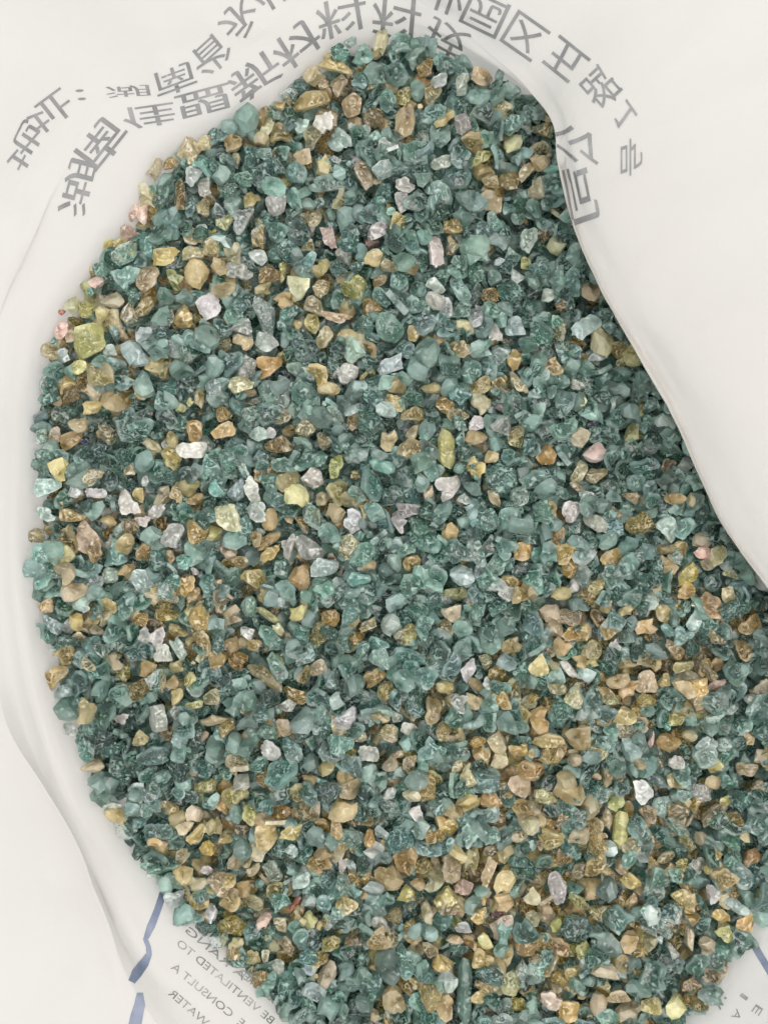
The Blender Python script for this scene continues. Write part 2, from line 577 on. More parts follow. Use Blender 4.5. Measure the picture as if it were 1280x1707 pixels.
def crag():
    """hollowed splinter: fracture planes cut by several scooped-out faces that meet in sharp ridges"""
    d = ICO_V2
    n = unit(rng.integers(6, 10))
    dist = rng.uniform(0.55, 1.0, len(n))
    dot = d @ n.T
    r = np.where(dot > 0.05, dist / np.maximum(dot, 0.05), 9.0).min(1)
    r = np.minimum(r, 1.3)
    for _ in range(rng.integers(3, 6)):
        c = unit(1)[0] * rng.uniform(1.0, 1.25)
        rad = rng.uniform(0.45, 0.80)
        rad = min(rad, np.linalg.norm(c) - 0.28)
        bq = d @ c
        disc = bq * bq - (c @ c - rad * rad)
        hit = (disc > 0) & (bq > 0)
        t = np.where(hit, bq - np.sqrt(np.maximum(disc, 0)), 9.0)
        r = np.minimum(r, t)
    v = d * r[:, None] * np.array([1.0, rng.uniform(.7, 1.0), rng.uniform(.55, .9)])
    v += rng.normal(scale=0.015, size=v.shape)
    return v, ICO_F2


def blob():
    """knobbly lump with soft lobes"""
    o = rng.uniform(0, 50, 3)
    v = ICO_V2.copy()
    r = np.array([1 + 0.42 * noise.noise(Vector(p * 1.2 + o)) + 0.2 * noise.noise(Vector(p * 2.7 + o)) for p in v])
    v = v * r[:, None] * np.array([1, rng.uniform(.65, .9), rng.uniform(.45, .7)])
    return v, ICO_F2


def shell(ragged, bend, thick, notch=False):
    """piece of a moulded wall: uneven outline, even thickness, bent round one axis"""
    seg, rings = 22, 4
    th = np.linspace(0, 2 * math.pi, seg, endpoint=False)
    kk = rng.integers(4, 7)
    corner = np.sort(rng.uniform(0, 2 * math.pi, kk))
    # polygon-ish outline
    r = np.ones(seg) * 2.0
    for a in corner:
        c = np.cos(th - a)
        r = np.minimum(r, np.where(c > 0.1, rng.uniform(.62, 1.0) / np.maximum(c, 0.1), 2.0))
    r = np.minimum(r, 1.3)
    r *= 1 + ragged * rng.normal(size=seg)
    if notch:
        a = rng.uniform(0, 2 * math.pi)
        dd = np.abs((th - a + math.pi) % (2 * math.pi) - math.pi)
        r *= 1 - 0.36 * np.exp(-(dd / 0.45) ** 2)
    asp = rng.uniform(.6, .9)
    o = rng.uniform(0, 50, 3)

    def pt(x, y, side):
        z = side * thick * 0.5
        a = x * bend
        cz = 1.0 / max(bend, 1e-3)
        rad = cz + z
        w = 0.09 * noise.noise(Vector((x * 1.6 + o[0], y * 1.6 + o[1], side * .2)))
        return [math.sin(a) * rad, y, math.cos(a) * rad - cz + w]
    V = []
    for side in (1, -1):
        for i in range(1, rings + 1):
            f = (i / rings) ** 0.8
            sh = 1.0 if i < rings else 0.97
            for t, q in zip(th, r):
                V.append(pt(q * f * sh * math.cos(t), q * f * sh * math.sin(t) * asp, side * (1.0 if i < rings else 0.8)))
        V.append(pt(0, 0, side))
    n1 = rings * seg + 1
    F = []
    for s in (0, 1):
        b = s * n1
        for j in range(seg):
            k = (j + 1) % seg
            tri = [b + n1 - 1, b + j, b + k]
            F.append(tri if s == 0 else tri[::-1])
            for i in range(rings - 1):
                q = [b + i * seg + j, b + (i + 1) * seg + j, b + (i + 1) * seg + k, b + i * seg + k]
                F.append(q if s == 0 else q[::-1])
    e = (rings - 1) * seg
    for j in range(seg):
        k = (j + 1) % seg
        F.append([e + j, n1 + e + j, n1 + e + k, e + k])
    return np.array(V), F


def rod():
    """short broken length of a sprue: round, with ragged ends"""
    seg, rings = 14, 8
    V, F = [], []
    e0, e1 = rng.uniform(0, 6.3, 2)
    sk0, sk1 = rng.uniform(0.1, 0.5, 2)
    tp = rng.uniform(0.8, 1.0)
    prof = [0.55, 0.93, 1, 1, 1, 1, 0.95, 0.6]
    for i in range(rings):
        x = -1.0 + 2.0 * i / (rings - 1)
        for j in range(seg):
            a = 2 * math.pi * j / seg
            rad = prof[i] * 0.46 * (1 - (1 - tp) * (x + 1) / 2) * (1 + 0.05 * rng.normal())
            xx = x
            if i <= 1: xx += sk0 * (0.5 + 0.5 * math.cos(a - e0)) * (1 - 0.3 * i)
            if i >= rings - 2: xx -= sk1 * (0.5 + 0.5 * math.cos(a - e1))
            V.append([xx, rad * math.cos(a), rad * math.sin(a)])
    for i in range(rings - 1):
        for j in range(seg):
            k = (j + 1) % seg
            F.append([i * seg + j, i * seg + k, (i + 1) * seg + k, (i + 1) * seg + j])
    F.append(list(range(seg))[::-1])
    F.append([(rings - 1) * seg + j for j in range(seg)])
    return np.array(V), F


def gate():
    """round domed button with a small stub in its middle"""
    seg = 20
    prof = [(0.0, .62), (.16, .60), (.22, .40), (.45, .36), (.8, .22), (.98, .02), (.92, -.16), (.5, -.12), (0.0, -.08)]
    V, F = [], []
    wob = 1 + 0.06 * rng.normal(size=seg)
    cut = rng.uniform(0, 2 * math.pi)
    for r, z in prof:
        for j in range(seg):
            a = 2 * math.pi * j / seg
            q = r * wob[j]
            c = math.cos(a - cut)
            if c > 0.75: q = min(q, 0.72 / c)
            V.append([q * math.cos(a), q * math.sin(a), z + 0.02 * rng.normal() * (r > .3)])
    for i in range(len(prof) - 1):
        for j in range(seg):
            k = (j + 1) % seg
            F.append([i * seg + j, (i + 1) * seg + j, (i + 1) * seg + k, i * seg + k])
    return np.array(V), F


class Proto:
    def __init__(self, kind, vf):
        v, f = vf
        lo, hi = v.min(0), v.max(0)
        v = v - (lo + hi) / 2
        ext = hi - lo
        self.tz = ext[2] / (0.5 * (ext[0] + ext[1]))
        v = v / ext                                   # unit box
        self.kind, self.v, self.f = kind, v, f
        me = bpy.data.meshes.new(kind)
        # normals are judged at natural thickness
        vn = v * np.array([1, ext[1] / ext[0], ext[2] / ext[0]])
        me.from_pydata([tuple(p) for p in vn], [], f)
        bm = bmesh.new(); bm.from_mesh(me)
        bmesh.ops.remove_doubles(bm, verts=bm.verts, dist=1e-5)
        bmesh.ops.recalc_face_normals(bm, faces=bm.faces)
        bmesh.ops.triangulate(bm, faces=bm.faces)
        bm.to_mesh(me); bm.free()
        me.set_sharp_from_angle(angle=R(30))
        co = np.empty(len(me.vertices) * 3); me.vertices.foreach_get('co', co)
        co = co.reshape(-1, 3) / np.array([1, ext[1] / ext[0], ext[2] / ext[0]])
        me.vertices.foreach_set('co', co.ravel())
        self.v = co
        tr = np.empty(len(me.polygons) * 3, np.int32); me.polygons.foreach_get('vertices', tr)
        self.t = tr.reshape(-1, 3)
        ed = np.empty(len(me.edges) * 2, np.int32); me.edges.foreach_get('vertices', ed)
        self.e = ed.reshape(-1, 2)
        sh = np.zeros(len(me.edges), bool)
        at_ = me.attributes.get('sharp_edge')
        if at_: at_.data.foreach_get('value', sh)
        self.sharp = sh
        self.le = np.array([l.edge_index for l in me.loops], np.int32)
        me.polygons.foreach_set('use_smooth', [True] * len(me.polygons))
        me.materials.append(M_OBJ)
        self.me = me
        self.pts = np.vstack([co, co[self.t].mean(1)])


PROTO = {
    'chip': [Proto('chip', chip()) for _ in range(26)],
    'crag': [Proto('chip', crag()) for _ in range(26)],
    'lump': [Proto('lump', blob()) for _ in range(10)],
    'shard': [Proto('shard', shell(.05, rng.uniform(.5, 1.0), rng.uniform(.3, .5), i % 4 == 0)) for i in range(14)],
    'curl': [Proto('curl', shell(.05, rng.uniform(1.1, 1.5), rng.uniform(.25, .35))) for _ in range(6)],
    'flake': [Proto('flake', shell(.075, rng.uniform(.2, .7), rng.uniform(.24, .40), i % 2 == 0)) for i in range(12)],
    'rod': [Proto('rod', rod()) for _ in range(6)],
    'button': [Proto('button', gate()) for _ in range(5)],
}
SHAPES = list(PROTO)
SHAPE_P = np.array([.24, .30, .015, .24, .06, .09, .025, .03])
SHAPE_P = SHAPE_P / SHAPE_P.sum()

# ------------------------------------------------------------------ granule colours (sRGB)
PAL = {
    'teal': (136, 187, 172), 'pale': (160, 203, 190), 'dark': (108, 159, 143), 'palest': (196, 221, 211), 'jade': (102, 160, 134),
    'amber': (235, 207, 132), 'cream': (232, 217, 168), 'orange': (236, 200, 116), 'dull': (223, 202, 136), 'deep': (228, 194, 114),
    'tan': (222, 208, 162), 'peach': (233, 211, 164), 'yellow': (231, 218, 138), 'brown': (208, 183, 128), 'olive': (212, 203, 136),
    'white': (216, 214, 206), 'clear': (220, 231, 221), 'lilac': (214, 219, 207), 'lime': (218, 222, 136),
    'pink': (220, 188, 170), 'red': (214, 126, 84), 'navy': (50, 64, 104), 'rust': (160, 106, 76),
}
FAMILY = {}
for k in ('teal', 'pale', 'dark', 'palest', 'jade'): FAMILY[k] = 'teal'
for k in ('amber', 'cream', 'orange', 'dull', 'deep', 'tan', 'peach', 'yellow', 'brown', 'olive'): FAMILY[k] = 'amber'
for k in ('white', 'clear', 'lilac'): FAMILY[k] = 'clear'
for k in ('lime', 'pink', 'navy'): FAMILY[k] = k
FAMILY['red'] = FAMILY['rust'] = 'red'

# ------------------------------------------------------------------ granules one can pick out in the photograph
# x, y, long, wide (photo px), angle of the long side, colour, shape, label
S = 'chip'
T = [
 # upper left
 (343,238,25,26,0,'cream','button',None),(391,237,38,34,20,'amber','shard',None),(395,263,28,12,-70,'cream','rod',None),
 (321,292,42,28,70,'clear','shard',None),(342,312,42,22,100,'lilac','flake',None),(300,325,54,21,95,'amber','chip',None),
 (340,347,34,27,80,'peach','chip',None),(374,371,31,30,0,'cream','chip',None),(401,364,60,34,70,'clear','flake','clear scratched flake with white edges beside the pale peach chip, upper heap'),
 (459,338,46,36,80,'white','lump','frosty white lump low on the upper heap, above the clear scratched flake'),(421,333,30,28,0,'amber','chip',None),
 (222,355,30,22,90,'pink','chip',None),(238,356,40,18,85,'pink','rod',None),(214,388,29,28,0,'pink','chip','pink chip lowest of the three at the heap edge against the sack'),
 (258,279,44,27,70,'cream','lump',None),(284,273,26,24,0,'amber','chip',None),(447,211,40,18,65,'cream','shard',None),(437,231,30,24,0,'cream','chip',None),
 (468,222,36,34,0,'amber','curl',None),(319,345,40,20,80,'pale','flake',None),
 # top
 (636,67,47,24,78,'cream','lump','cream yellow lump standing highest, against the printed sack wall'),(560,110,60,26,-25,'amber','shard',None),(551,92,22,16,0,'cream','chip',None),
 (516,123,35,25,80,'cream','lump',None),(518,168,66,30,8,'amber','shard',None),(566,145,36,20,70,'tan','shard',None),(585,176,44,34,80,'tan','chip',None),
 (622,195,38,34,20,'dull','chip',None),(541,204,44,36,60,'white','flake','whitish translucent flake with straight edges near the top of the heap'),(519,227,38,30,60,'cream','curl',None),
 (567,236,48,38,-40,'palest','shard',None),(675,201,60,36,80,'amber','lump','bright amber knobbly lump near the top of the heap'),(719,157,50,30,70,'cream','flake',None),
 (710,112,38,32,50,'amber','chip',None),(731,136,30,28,0,'clear','lump',None),(504,260,40,30,-15,'brown','chip',None),(605,293,52,30,100,'tan','chip',None),
 (675,309,34,28,0,'lilac','lump',None),(668,337,42,23,88,'white','chip','opaque white oblong chip, upper middle of the heap'),(546,305,66,30,5,'pale','shard',None),
 (493,286,40,40,0,'pale','button',None),(662,122,42,42,0,'teal','button',None),(567,88,34,32,0,'teal','chip',None),(604,93,40,36,20,'teal','chip',None),
 (734,225,44,38,80,'pale','curl',None),(585,68,24,20,60,'palest','chip',None),(735,98,28,26,0,'teal','button',None),(803,128,38,34,0,'peach','shard',None),
 (694,96,40,34,30,'dark','chip',None),(745,108,36,30,0,'teal','button',None),
 # upper right
 (853,239,44,34,60,'tan','lump',None),(801,262,44,22,40,'lime','flake','lime yellow ragged flake in the upper right of the heap'),(735,272,38,26,0,'lilac','chip',None),
 (763,295,48,40,0,'pale','button','broad pale teal round button near the lime yellow ragged flake'),(848,300,36,34,0,'brown','chip',None),(821,335,46,34,110,'peach','chip',None),
 (817,302,30,24,0,'tan','chip',None),(878,286,46,22,55,'cream','shard',None),(904,218,40,26,0,'amber','chip',None),(864,362,26,26,0,'pale','button',None),
 (755,377,34,26,0,'dull','chip',None),(753,410,40,27,70,'amber','chip',None),(725,420,58,26,98,'white','flake','tall clear flake with white broken edges beside an amber chip'),
 (928,410,38,36,0,'cream','chip','cream white chip close to the sack flap'),(828,403,44,34,-10,'pale','chip',None),(905,391,26,22,90,'brown','chip',None),(876,438,26,18,90,'amber','chip',None),
 (904,372,34,26,-60,'pale','chip',None),(880,400,46,30,80,'palest','flake',None),
 # left
 (277,427,50,31,10,'amber','shard',None),(320,423,40,26,20,'cream','shard',None),(294,464,40,27,-60,'lime','flake','pale lime leaf-like flake among amber ones, left of the heap'),
 (326,456,50,44,70,'amber','chip',None),(249,466,48,40,80,'tan','curl',None),(188,502,45,30,10,'cream','chip',None),(241,512,44,24,50,'cream','chip',None),
 (160,470,28,24,0,'pink','lump','pink lump beside a teal chip at the heap edge'),(104,521,14,10,0,'red','chip','tiny orange red chip at the heap edge against the sack'),
 (120,508,36,26,80,'peach','chip',None),(144,517,29,28,0,'dull','chip',None),(148,568,66,56,30,'amber','curl','large amber curled shell at the left of the heap'),
 (104,552,32,24,70,'pink','chip',None),(122,560,26,24,0,'peach','chip',None),(106,597,34,26,60,'clear','flake',None),(225,591,56,34,-50,'palest','rod','pale teal faceted rod at the left of the heap'),
 (276,611,44,18,75,'lime','flake','slim lime flake lying between teal chips, left of the heap'),(190,670,46,34,0,'amber','chip',None),(153,679,42,24,10,'amber','chip',None),(120,660,36,22,5,'brown','chip',None),
 (206,637,42,30,10,'pale','chip',None),(301,679,19,18,0,'lime','chip',None),(318,670,16,12,50,'lime','chip',None),(331,662,40,18,80,'dull','chip',None),
 (238,655,28,24,0,'dull','chip',None),(351,510,48,42,40,'white','lump','frosty white crumpled lump left of the middle'),(305,527,42,40,0,'dull','chip',None),(184,583,24,20,0,'palest','chip',None),
 (240,640,40,50,0,'pale','chip',None),(205,556,26,12,-60,'tan','rod',None),
 # upper middle
 (522,360,36,30,80,'cream','button','cream ring-like button in the upper middle'),(548,396,46,22,105,'pink','flake','peach pink ragged flake below the cream ring-like button'),(389,424,46,34,75,'cream','chip',None),
 (431,428,32,27,-50,'clear','shard',None),(452,458,37,34,0,'deep','chip',None),(471,454,36,14,90,'dull','chip',None),(438,480,30,24,0,'dull','chip',None),
 (494,480,50,44,70,'peach','lump','big bright peach lump with a rough face, upper middle'),(534,445,36,32,70,'amber','chip',None),(536,480,34,30,30,'cream','chip',None),(522,510,36,34,0,'cream','shard',None),
 (520,539,34,27,80,'amber','shard',None),(541,564,38,32,40,'cream','shard',None),(561,530,58,19,-5,'cream','flake','long cream ragged flake lying across teal chips, upper middle'),
 (442,527,76,38,100,'palest','chip','largest pale whitish shard, tall and pointed, left of the middle'),(445,570,42,36,0,'clear','lump',None),(403,571,44,28,-20,'dull','chip',None),
 (450,609,48,38,20,'orange','shard','glossy orange amber shard next to a dark blue speck'),(580,621,41,36,20,'white','chip','white rounded chip right of the glossy orange shard'),(405,543,38,30,-20,'lilac','chip',None),
 (384,450,28,28,0,'lilac','chip',None),(405,454,36,28,0,'clear','flake',None),(620,406,26,16,0,'rust','chip','rust brown chip half under a clear winged flake'),(629,384,44,26,30,'white','curl','clear winged flake with white rims'),
 (475,625,20,16,0,'navy','chip','dark blue speck touching the glossy orange shard'),(513,407,25,24,0,'olive','chip',None),(431,393,44,26,80,'dull','chip',None),
 # middle top
 (725,478,34,23,-50,'clear','chip',None),(816,492,31,26,0,'amber','chip',None),(688,556,28,25,60,'amber','chip',None),(730,567,26,22,0,'dull','chip',None),(858,600,38,26,80,'amber','chip',None),
 (823,557,34,26,-60,'lilac','flake',None),(801,578,44,34,0,'pale','chip',None),(647,546,58,44,-45,'teal','shard',None),(650,609,54,27,20,'palest','flake','frosted pale ragged flake like a small branch, centre top'),
 (858,543,37,34,0,'palest','lump',None),(687,447,26,20,0,'dull','chip',None),(766,480,50,28,-70,'teal','shard',None),(633,470,24,24,0,'brown','chip',None),
 (770,520,40,30,40,'pale','flake',None),(795,455,30,40,0,'pale','chip',None),
 # right, along the flap
 (983,488,36,34,0,'brown','chip',None),(1002,568,62,48,-60,'olive','chip',None),(1012,566,54,12,-50,'peach','rod','thin peach rod lying beside the sack flap'),(1039,603,30,20,10,'cream','chip',None),
 (994,594,36,19,15,'clear','flake',None),(915,493,28,24,0,'clear','lump',None),(863,641,52,18,-50,'cream','flake','cream twisted sliver among teal chips, right of the middle'),(987,706,24,15,0,'navy','chip','navy blue chip below the middle of the sack flap'),
 (976,545,56,32,40,'palest','flake',None),(934,507,28,20,70,'brown','chip',None),(837,681,27,14,-10,'white','chip',None),(859,722,32,30,80,'dull','chip',None),(1039,624,42,26,-10,'teal','chip',None),
 (964,641,30,22,0,'lilac','chip',None),(1054,724,42,36,30,'lime','chip','bright lime chip near the sack flap'),
 # left middle
 (120,734,42,30,15,'orange','curl',None),(89,724,30,28,0,'tan','shard',None),(131,706,40,32,-30,'dull','chip',None),(178,722,40,34,80,'tan','chip',None),(253,743,40,25,-60,'cream','chip',None),
 (325,717,40,33,-60,'orange','shard','amber piece with a round dent above the white boat-shaped flake'),(319,750,53,33,-10,'white','shard','white boat-shaped flake left of the middle'),(216,783,20,18,0,'cream','chip',None),(243,802,20,14,80,'white','flake',None),
 (213,842,56,34,-45,'white','flake','white crumpled flake, longer arm of the folded white piece'),(239,870,30,20,10,'white','flake',None),(263,851,44,22,40,'white','flake',None),(270,828,42,30,40,'tan','chip',None),(325,832,33,22,10,'orange','chip',None),
 (126,819,33,24,0,'lilac','chip',None),(160,821,38,18,0,'lilac','flake',None),(80,814,46,34,0,'palest','shard',None),(77,857,36,23,-20,'palest','chip',None),(122,860,46,22,-10,'amber','shard',None),
 (143,898,56,42,-50,'peach','curl',None),(157,917,38,32,-50,'amber','shard',None),(181,867,30,22,0,'amber','chip',None),(62,893,28,26,0,'tan','chip',None),(288,893,46,32,70,'clear','flake',None),
 (213,952,30,25,50,'amber','chip',None),(183,959,34,30,20,'clear','chip',None),(284,928,24,20,80,'brown','chip',None),(141,736,15,11,0,'navy','chip','navy speck behind an amber curl, left of the heap'),(325,952,16,14,0,'white','chip',None),
 (232,825,26,22,80,'dull','chip',None),
 # middle left
 (538,734,32,25,-50,'tan','chip',None),(510,716,34,30,40,'tan','chip',None),(466,741,50,34,-10,'amber','chip','amber triangular chip with a bright face, middle of the heap'),(450,721,23,20,0,'white','chip',None),
 (431,724,32,25,25,'palest','chip',None),(372,717,46,27,10,'amber','shard',None),(373,691,28,28,0,'dull','chip',None),(470,694,36,25,20,'tan','shard',None),(548,647,40,25,0,'dull','chip',None),
 (560,778,44,24,80,'lime','flake','lime flake just above the white square chip'),(521,798,37,36,30,'white','chip','white square chip, brightest near the middle of the heap'),(405,783,28,16,-60,'palest','chip',None),
 (421,818,54,26,110,'white','flake',None),(430,853,42,36,-30,'clear','flake','clear pointed flake above the orange amber lump'),(451,866,40,28,80,'orange','lump','orange amber lump under the tall clear flake'),(505,874,37,14,-60,'dull','chip',None),
 (540,831,27,25,0,'cream','chip',None),(559,855,38,33,-40,'dull','chip',None),(358,888,30,28,0,'yellow','chip',None),(414,654,32,19,0,'brown','chip',None),(593,792,18,16,0,'dull','chip',None),
 # centre
 (743,748,72,33,90,'amber','rod','upright amber rod, longest of the amber granules near the centre'),(722,646,44,20,-5,'dull','chip',None),(741,675,32,26,-30,'amber','chip',None),(800,644,38,32,10,'dull','chip',None),
 (799,673,38,35,-30,'cream','lump',None),(688,691,46,25,10,'amber','chip',None),(687,721,32,22,80,'tan','chip',None),(647,734,40,34,60,'dull','chip',None),(793,705,31,26,20,'white','chip',None),
 (792,729,42,26,0,'dull','chip',None),(858,729,37,29,80,'dull','chip',None),(748,809,48,42,30,'white','shard','white folded flake right below the upright amber rod'),(773,832,28,20,0,'clear','flake',None),(715,821,29,18,60,'tan','chip',None),
 (824,831,35,18,-70,'cream','chip',None),(680,853,58,30,0,'lilac','flake','fan-like lilac white flake at the centre of the heap'),(667,872,34,24,-50,'white','flake',None),(750,886,33,29,80,'deep','lump',None),(834,799,58,52,-30,'pale','chip',None),
 (818,762,28,25,40,'dull','chip',None),(872,920,36,33,0,'orange','chip','orange amber chip lying alone right of the centre'),(687,940,32,30,0,'orange','button','round amber button below the centre'),(760,988,46,27,-20,'lime','chip','lime glassy chip below the centre'),
 (770,960,46,36,-30,'palest','chip',None),(753,1020,38,34,-20,'tan','chip','tan chip directly below the lime glassy chip'),
 # right
 (990,752,42,40,0,'pink','lump','pinkish white lump near the bright lime chip'),(910,757,38,36,0,'deep','chip',None),(964,788,40,22,60,'cream','curl',None),(962,812,30,13,-40,'cream','rod',None),(994,792,42,27,15,'tan','chip',None),
 (1060,805,34,32,0,'pale','button',None),(1112,777,30,24,60,'peach','flake','small peach star-shaped flake near the sack flap'),(1052,830,32,22,-10,'brown','chip',None),(1022,827,32,23,0,'teal','chip',None),(950,850,42,33,60,'lilac','chip',None),
 (990,870,50,27,-25,'lilac','chip','lilac wedge-shaped chip right of the centre'),(1067,877,48,42,30,'amber','chip','big plain amber chip near the sack flap'),(1112,880,44,40,-30,'palest','shard',None),(1170,900,35,30,0,'peach','chip','peach chip close to the lower sack flap'),
 (1172,922,32,25,0,'pink','chip',None),(1020,930,46,31,20,'amber','shard',None),(950,947,35,30,70,'amber','chip',None),(1145,958,48,36,80,'deep','chip',None),(1142,984,34,29,20,'orange','shard',None),(935,990,36,24,0,'amber','chip',None),
 # lower left
 (77,1009,27,26,0,'amber','chip',None),(129,1037,31,28,-50,'orange','chip',None),(163,1050,28,20,0,'cream','chip',None),(90,1130,56,34,60,'amber','shard',None),(206,1121,34,26,80,'yellow','chip',None),
 (246,1116,34,32,0,'orange','chip',None),(279,1025,46,22,0,'orange','chip',None),(234,1032,28,25,0,'amber','chip',None),(298,1051,36,15,-35,'yellow','rod','small yellow rod beside the lilac flakes'),(243,1062,38,26,70,'lilac','flake',None),
 (265,1065,42,32,50,'white','flake','larger lilac white flake next to the small yellow rod'),(272,1088,33,31,0,'lilac','chip',None),(300,1081,46,20,-60,'palest','shard',None),(286,1137,27,25,0,'orange','chip',None),(293,1161,34,23,60,'amber','chip',None),
 (265,1198,52,48,-50,'white','lump','big white lump in the lower left of the heap'),(232,1231,33,27,30,'amber','chip',None),(324,992,28,25,0,'dull','chip',None),(115,1215,35,22,-20,'lilac','chip',None),(202,1198,32,20,10,'white','flake',None),(324,1175,31,14,0,'yellow','chip',None),
 # lower middle left
 (447,901,50,20,35,'orange','rod',None),(451,922,46,22,45,'orange','flake',None),(513,913,60,40,-5,'white','lump','biggest white lump, left of the centre'),(540,948,46,39,-20,'palest','lump','greenish white lump touching the biggest white lump'),(479,910,46,24,80,'lilac','chip',None),
 (423,962,46,33,-20,'yellow','chip',None),(500,964,52,38,80,'deep','chip','deep amber chip right below the biggest white lump'),(388,1025,38,34,20,'cream','chip',None),(447,1025,48,20,-22,'olive','chip',None),(495,1021,34,30,60,'orange','chip',None),
 (550,1031,34,31,0,'orange','button',None),(414,1055,32,26,-60,'white','chip','small white wedge among amber chips'),(387,1076,31,29,40,'amber','chip',None),(397,1100,35,31,30,'orange','chip',None),(425,1075,27,20,0,'amber','chip',None),
 (465,1051,28,17,-60,'cream','chip',None),(529,1112,36,28,10,'tan','chip',None),(444,1128,76,26,-36,'olive','rod','long olive brown rod lying sunk in the lower left'),(493,1157,48,26,-30,'deep','chip',None),(353,1161,31,29,0,'tan','chip',None),
 (463,1112,58,28,-70,'pale','chip',None),(622,1127,44,28,35,'amber','chip',None),(613,1042,36,17,25,'cream','flake',None),(480,990,52,32,-70,'pale','chip',None),
 # lower middle
 (853,1075,39,37,0,'amber','lump',None),(810,1102,31,20,-70,'cream','chip',None),(827,1123,31,26,0,'amber','chip',None),(741,1148,36,27,-10,'amber','chip',None),(720,1186,46,31,70,'dull','shard','dark amber boat-like shard, lower middle'),
 (790,1167,35,28,-60,'dull','chip',None),(650,1221,36,31,-30,'tan','chip',None),(649,1273,33,28,10,'cream','chip',None),(681,1273,35,22,75,'cream','chip',None),(663,1258,26,14,20,'cream','chip',None),(766,1275,34,18,20,'cream','shard',None),
 (832,1240,42,35,-40,'peach','chip',None),(834,1268,32,29,60,'cream','lump',None),(797,1237,31,22,10,'amber','chip',None),(882,1172,27,24,-60,'cream','button',None),(867,1310,44,36,-50,'peach','chip',None),
 (659,1195,26,19,-40,'lilac','chip',None),(682,1214,33,24,0,'lilac','chip',None),(614,1256,38,28,0,'white','flake',None),(727,1295,36,18,-55,'olive','shard',None),(778,1118,46,27,80,'clear','flake',None),
 (694,1355,32,28,-20,'white','flake','crumpled white flake in the lower middle'),(783,1336,50,32,20,'orange','chip',None),(818,1334,37,36,0,'amber','chip',None),
 # lower right
 (1105,1023,36,29,-40,'olive','chip',None),(917,1023,40,32,0,'cream','lump',None),(948,1029,44,40,40,'tan','chip',None),(995,1030,34,22,-70,'deep','chip',None),(1075,1044,44,33,-10,'amber','chip','amber wedge with a flat pale face, right of the lower heap'),
 (985,1082,36,34,0,'yellow','chip','yellow amber glassy chip, lower right'),(948,1116,42,16,-50,'white','rod','small lilac white stick pointing down, lower right'),(1018,1104,54,33,80,'dark','chip','dark teal smooth oval next to a lilac white stick'),(1025,1074,23,22,0,'clear','lump',None),
 (1124,1081,44,22,-50,'cream','chip',None),(1077,1135,42,40,0,'peach','chip',None),(1107,1135,27,24,40,'dull','chip',None),(1138,1112,37,21,0,'olive','shard',None),(1030,1135,42,24,20,'amber','chip',None),(1046,1149,35,29,0,'deep','chip',None),
 (1077,1168,35,26,0,'yellow','chip',None),(1042,1198,37,35,60,'dull','curl',None),(901,1201,46,42,-40,'orange','chip','bright orange amber slab in the lower right'),(962,1224,56,46,-20,'orange','lump','largest orange amber lump, lower right'),
 (913,1233,60,25,5,'amber','chip',None),(1114,1238,42,30,-20,'orange','rod','smooth orange brown barrel-shaped piece, lower right'),(1086,1233,30,12,80,'pink','chip',None),(1173,1112,36,23,60,'amber','chip',None),(890,1165,26,20,0,'amber','chip',None),
 (885,1285,56,34,-10,'deep','shard','deep amber shell with a torn edge, lower right'),
 # far lower left
 (155,1278,45,25,15,'peach','chip',None),(357,1199,50,20,10,'dull','chip',None),(343,1311,38,34,60,'olive','chip',None),(401,1304,35,32,40,'white','chip','cream white wedge resting on an amber chip'),(390,1328,45,40,60,'yellow','chip',None),
 (324,1356,31,30,0,'tan','lump',None),(282,1346,35,26,10,'dull','chip',None),(357,1377,35,30,80,'dull','chip',None),(307,1379,31,26,60,'tan','chip',None),(190,1343,35,14,8,'lilac','chip',None),(303,1428,32,23,60,'tan','chip',None),
 (305,1459,36,34,0,'deep','chip',None),(347,1450,27,17,-20,'white','chip',None),(345,1414,27,26,0,'orange','chip',None),(263,1386,52,29,5,'pale','flake',None),(255,1258,62,34,10,'pale','shard',None),(339,1228,23,14,40,'tan','chip',None),
 # lower middle
 (474,1212,34,27,-70,'tan','lump',None),(450,1252,40,32,-50,'white','lump','white lump with a nick, lower left of the centre'),(469,1355,37,26,20,'orange','chip','glossy orange chip next to the green chip'),(432,1331,29,26,0,'jade','chip','clear green chip next to the glossy orange chip'),
 (544,1280,33,26,60,'yellow','chip',None),(507,1355,36,27,-60,'cream','chip',None),(525,1353,39,19,75,'cream','shard',None),(478,1177,42,23,20,'lilac','chip',None),(563,1383,35,26,80,'dull','chip',None),(617,1397,33,24,80,'deep','chip',None),
 (516,1299,28,16,-10,'amber','chip',None),(403,1385,28,22,0,'tan','chip',None),(650,1322,30,26,0,'lilac','chip',None),
 # bottom left
 (405,1480,33,30,60,'orange','chip','orange round chip near the lower heap edge'),(424,1503,38,22,-20,'olive','shard',None),(440,1535,29,28,0,'pink','chip','pink square chip near the lower heap edge'),(469,1538,32,26,-40,'peach','flake',None),
 (491,1507,34,10,52,'red','rod','thin red orange stick in the lower left of the heap'),(387,1545,54,40,0,'deep','chip','deep amber block near the printed lower wall'),(394,1576,27,24,0,'peach','chip',None),(520,1536,39,28,-70,'yellow','chip',None),
 (456,1452,45,27,-60,'lilac','chip',None),(422,1449,30,19,60,'cream','chip',None),(330,1470,42,30,20,'tan','lump',None),(548,1573,27,26,0,'yellow','chip',None),(546,1625,50,23,65,'cream','chip',None),(480,1576,36,18,-50,'brown','chip',None),
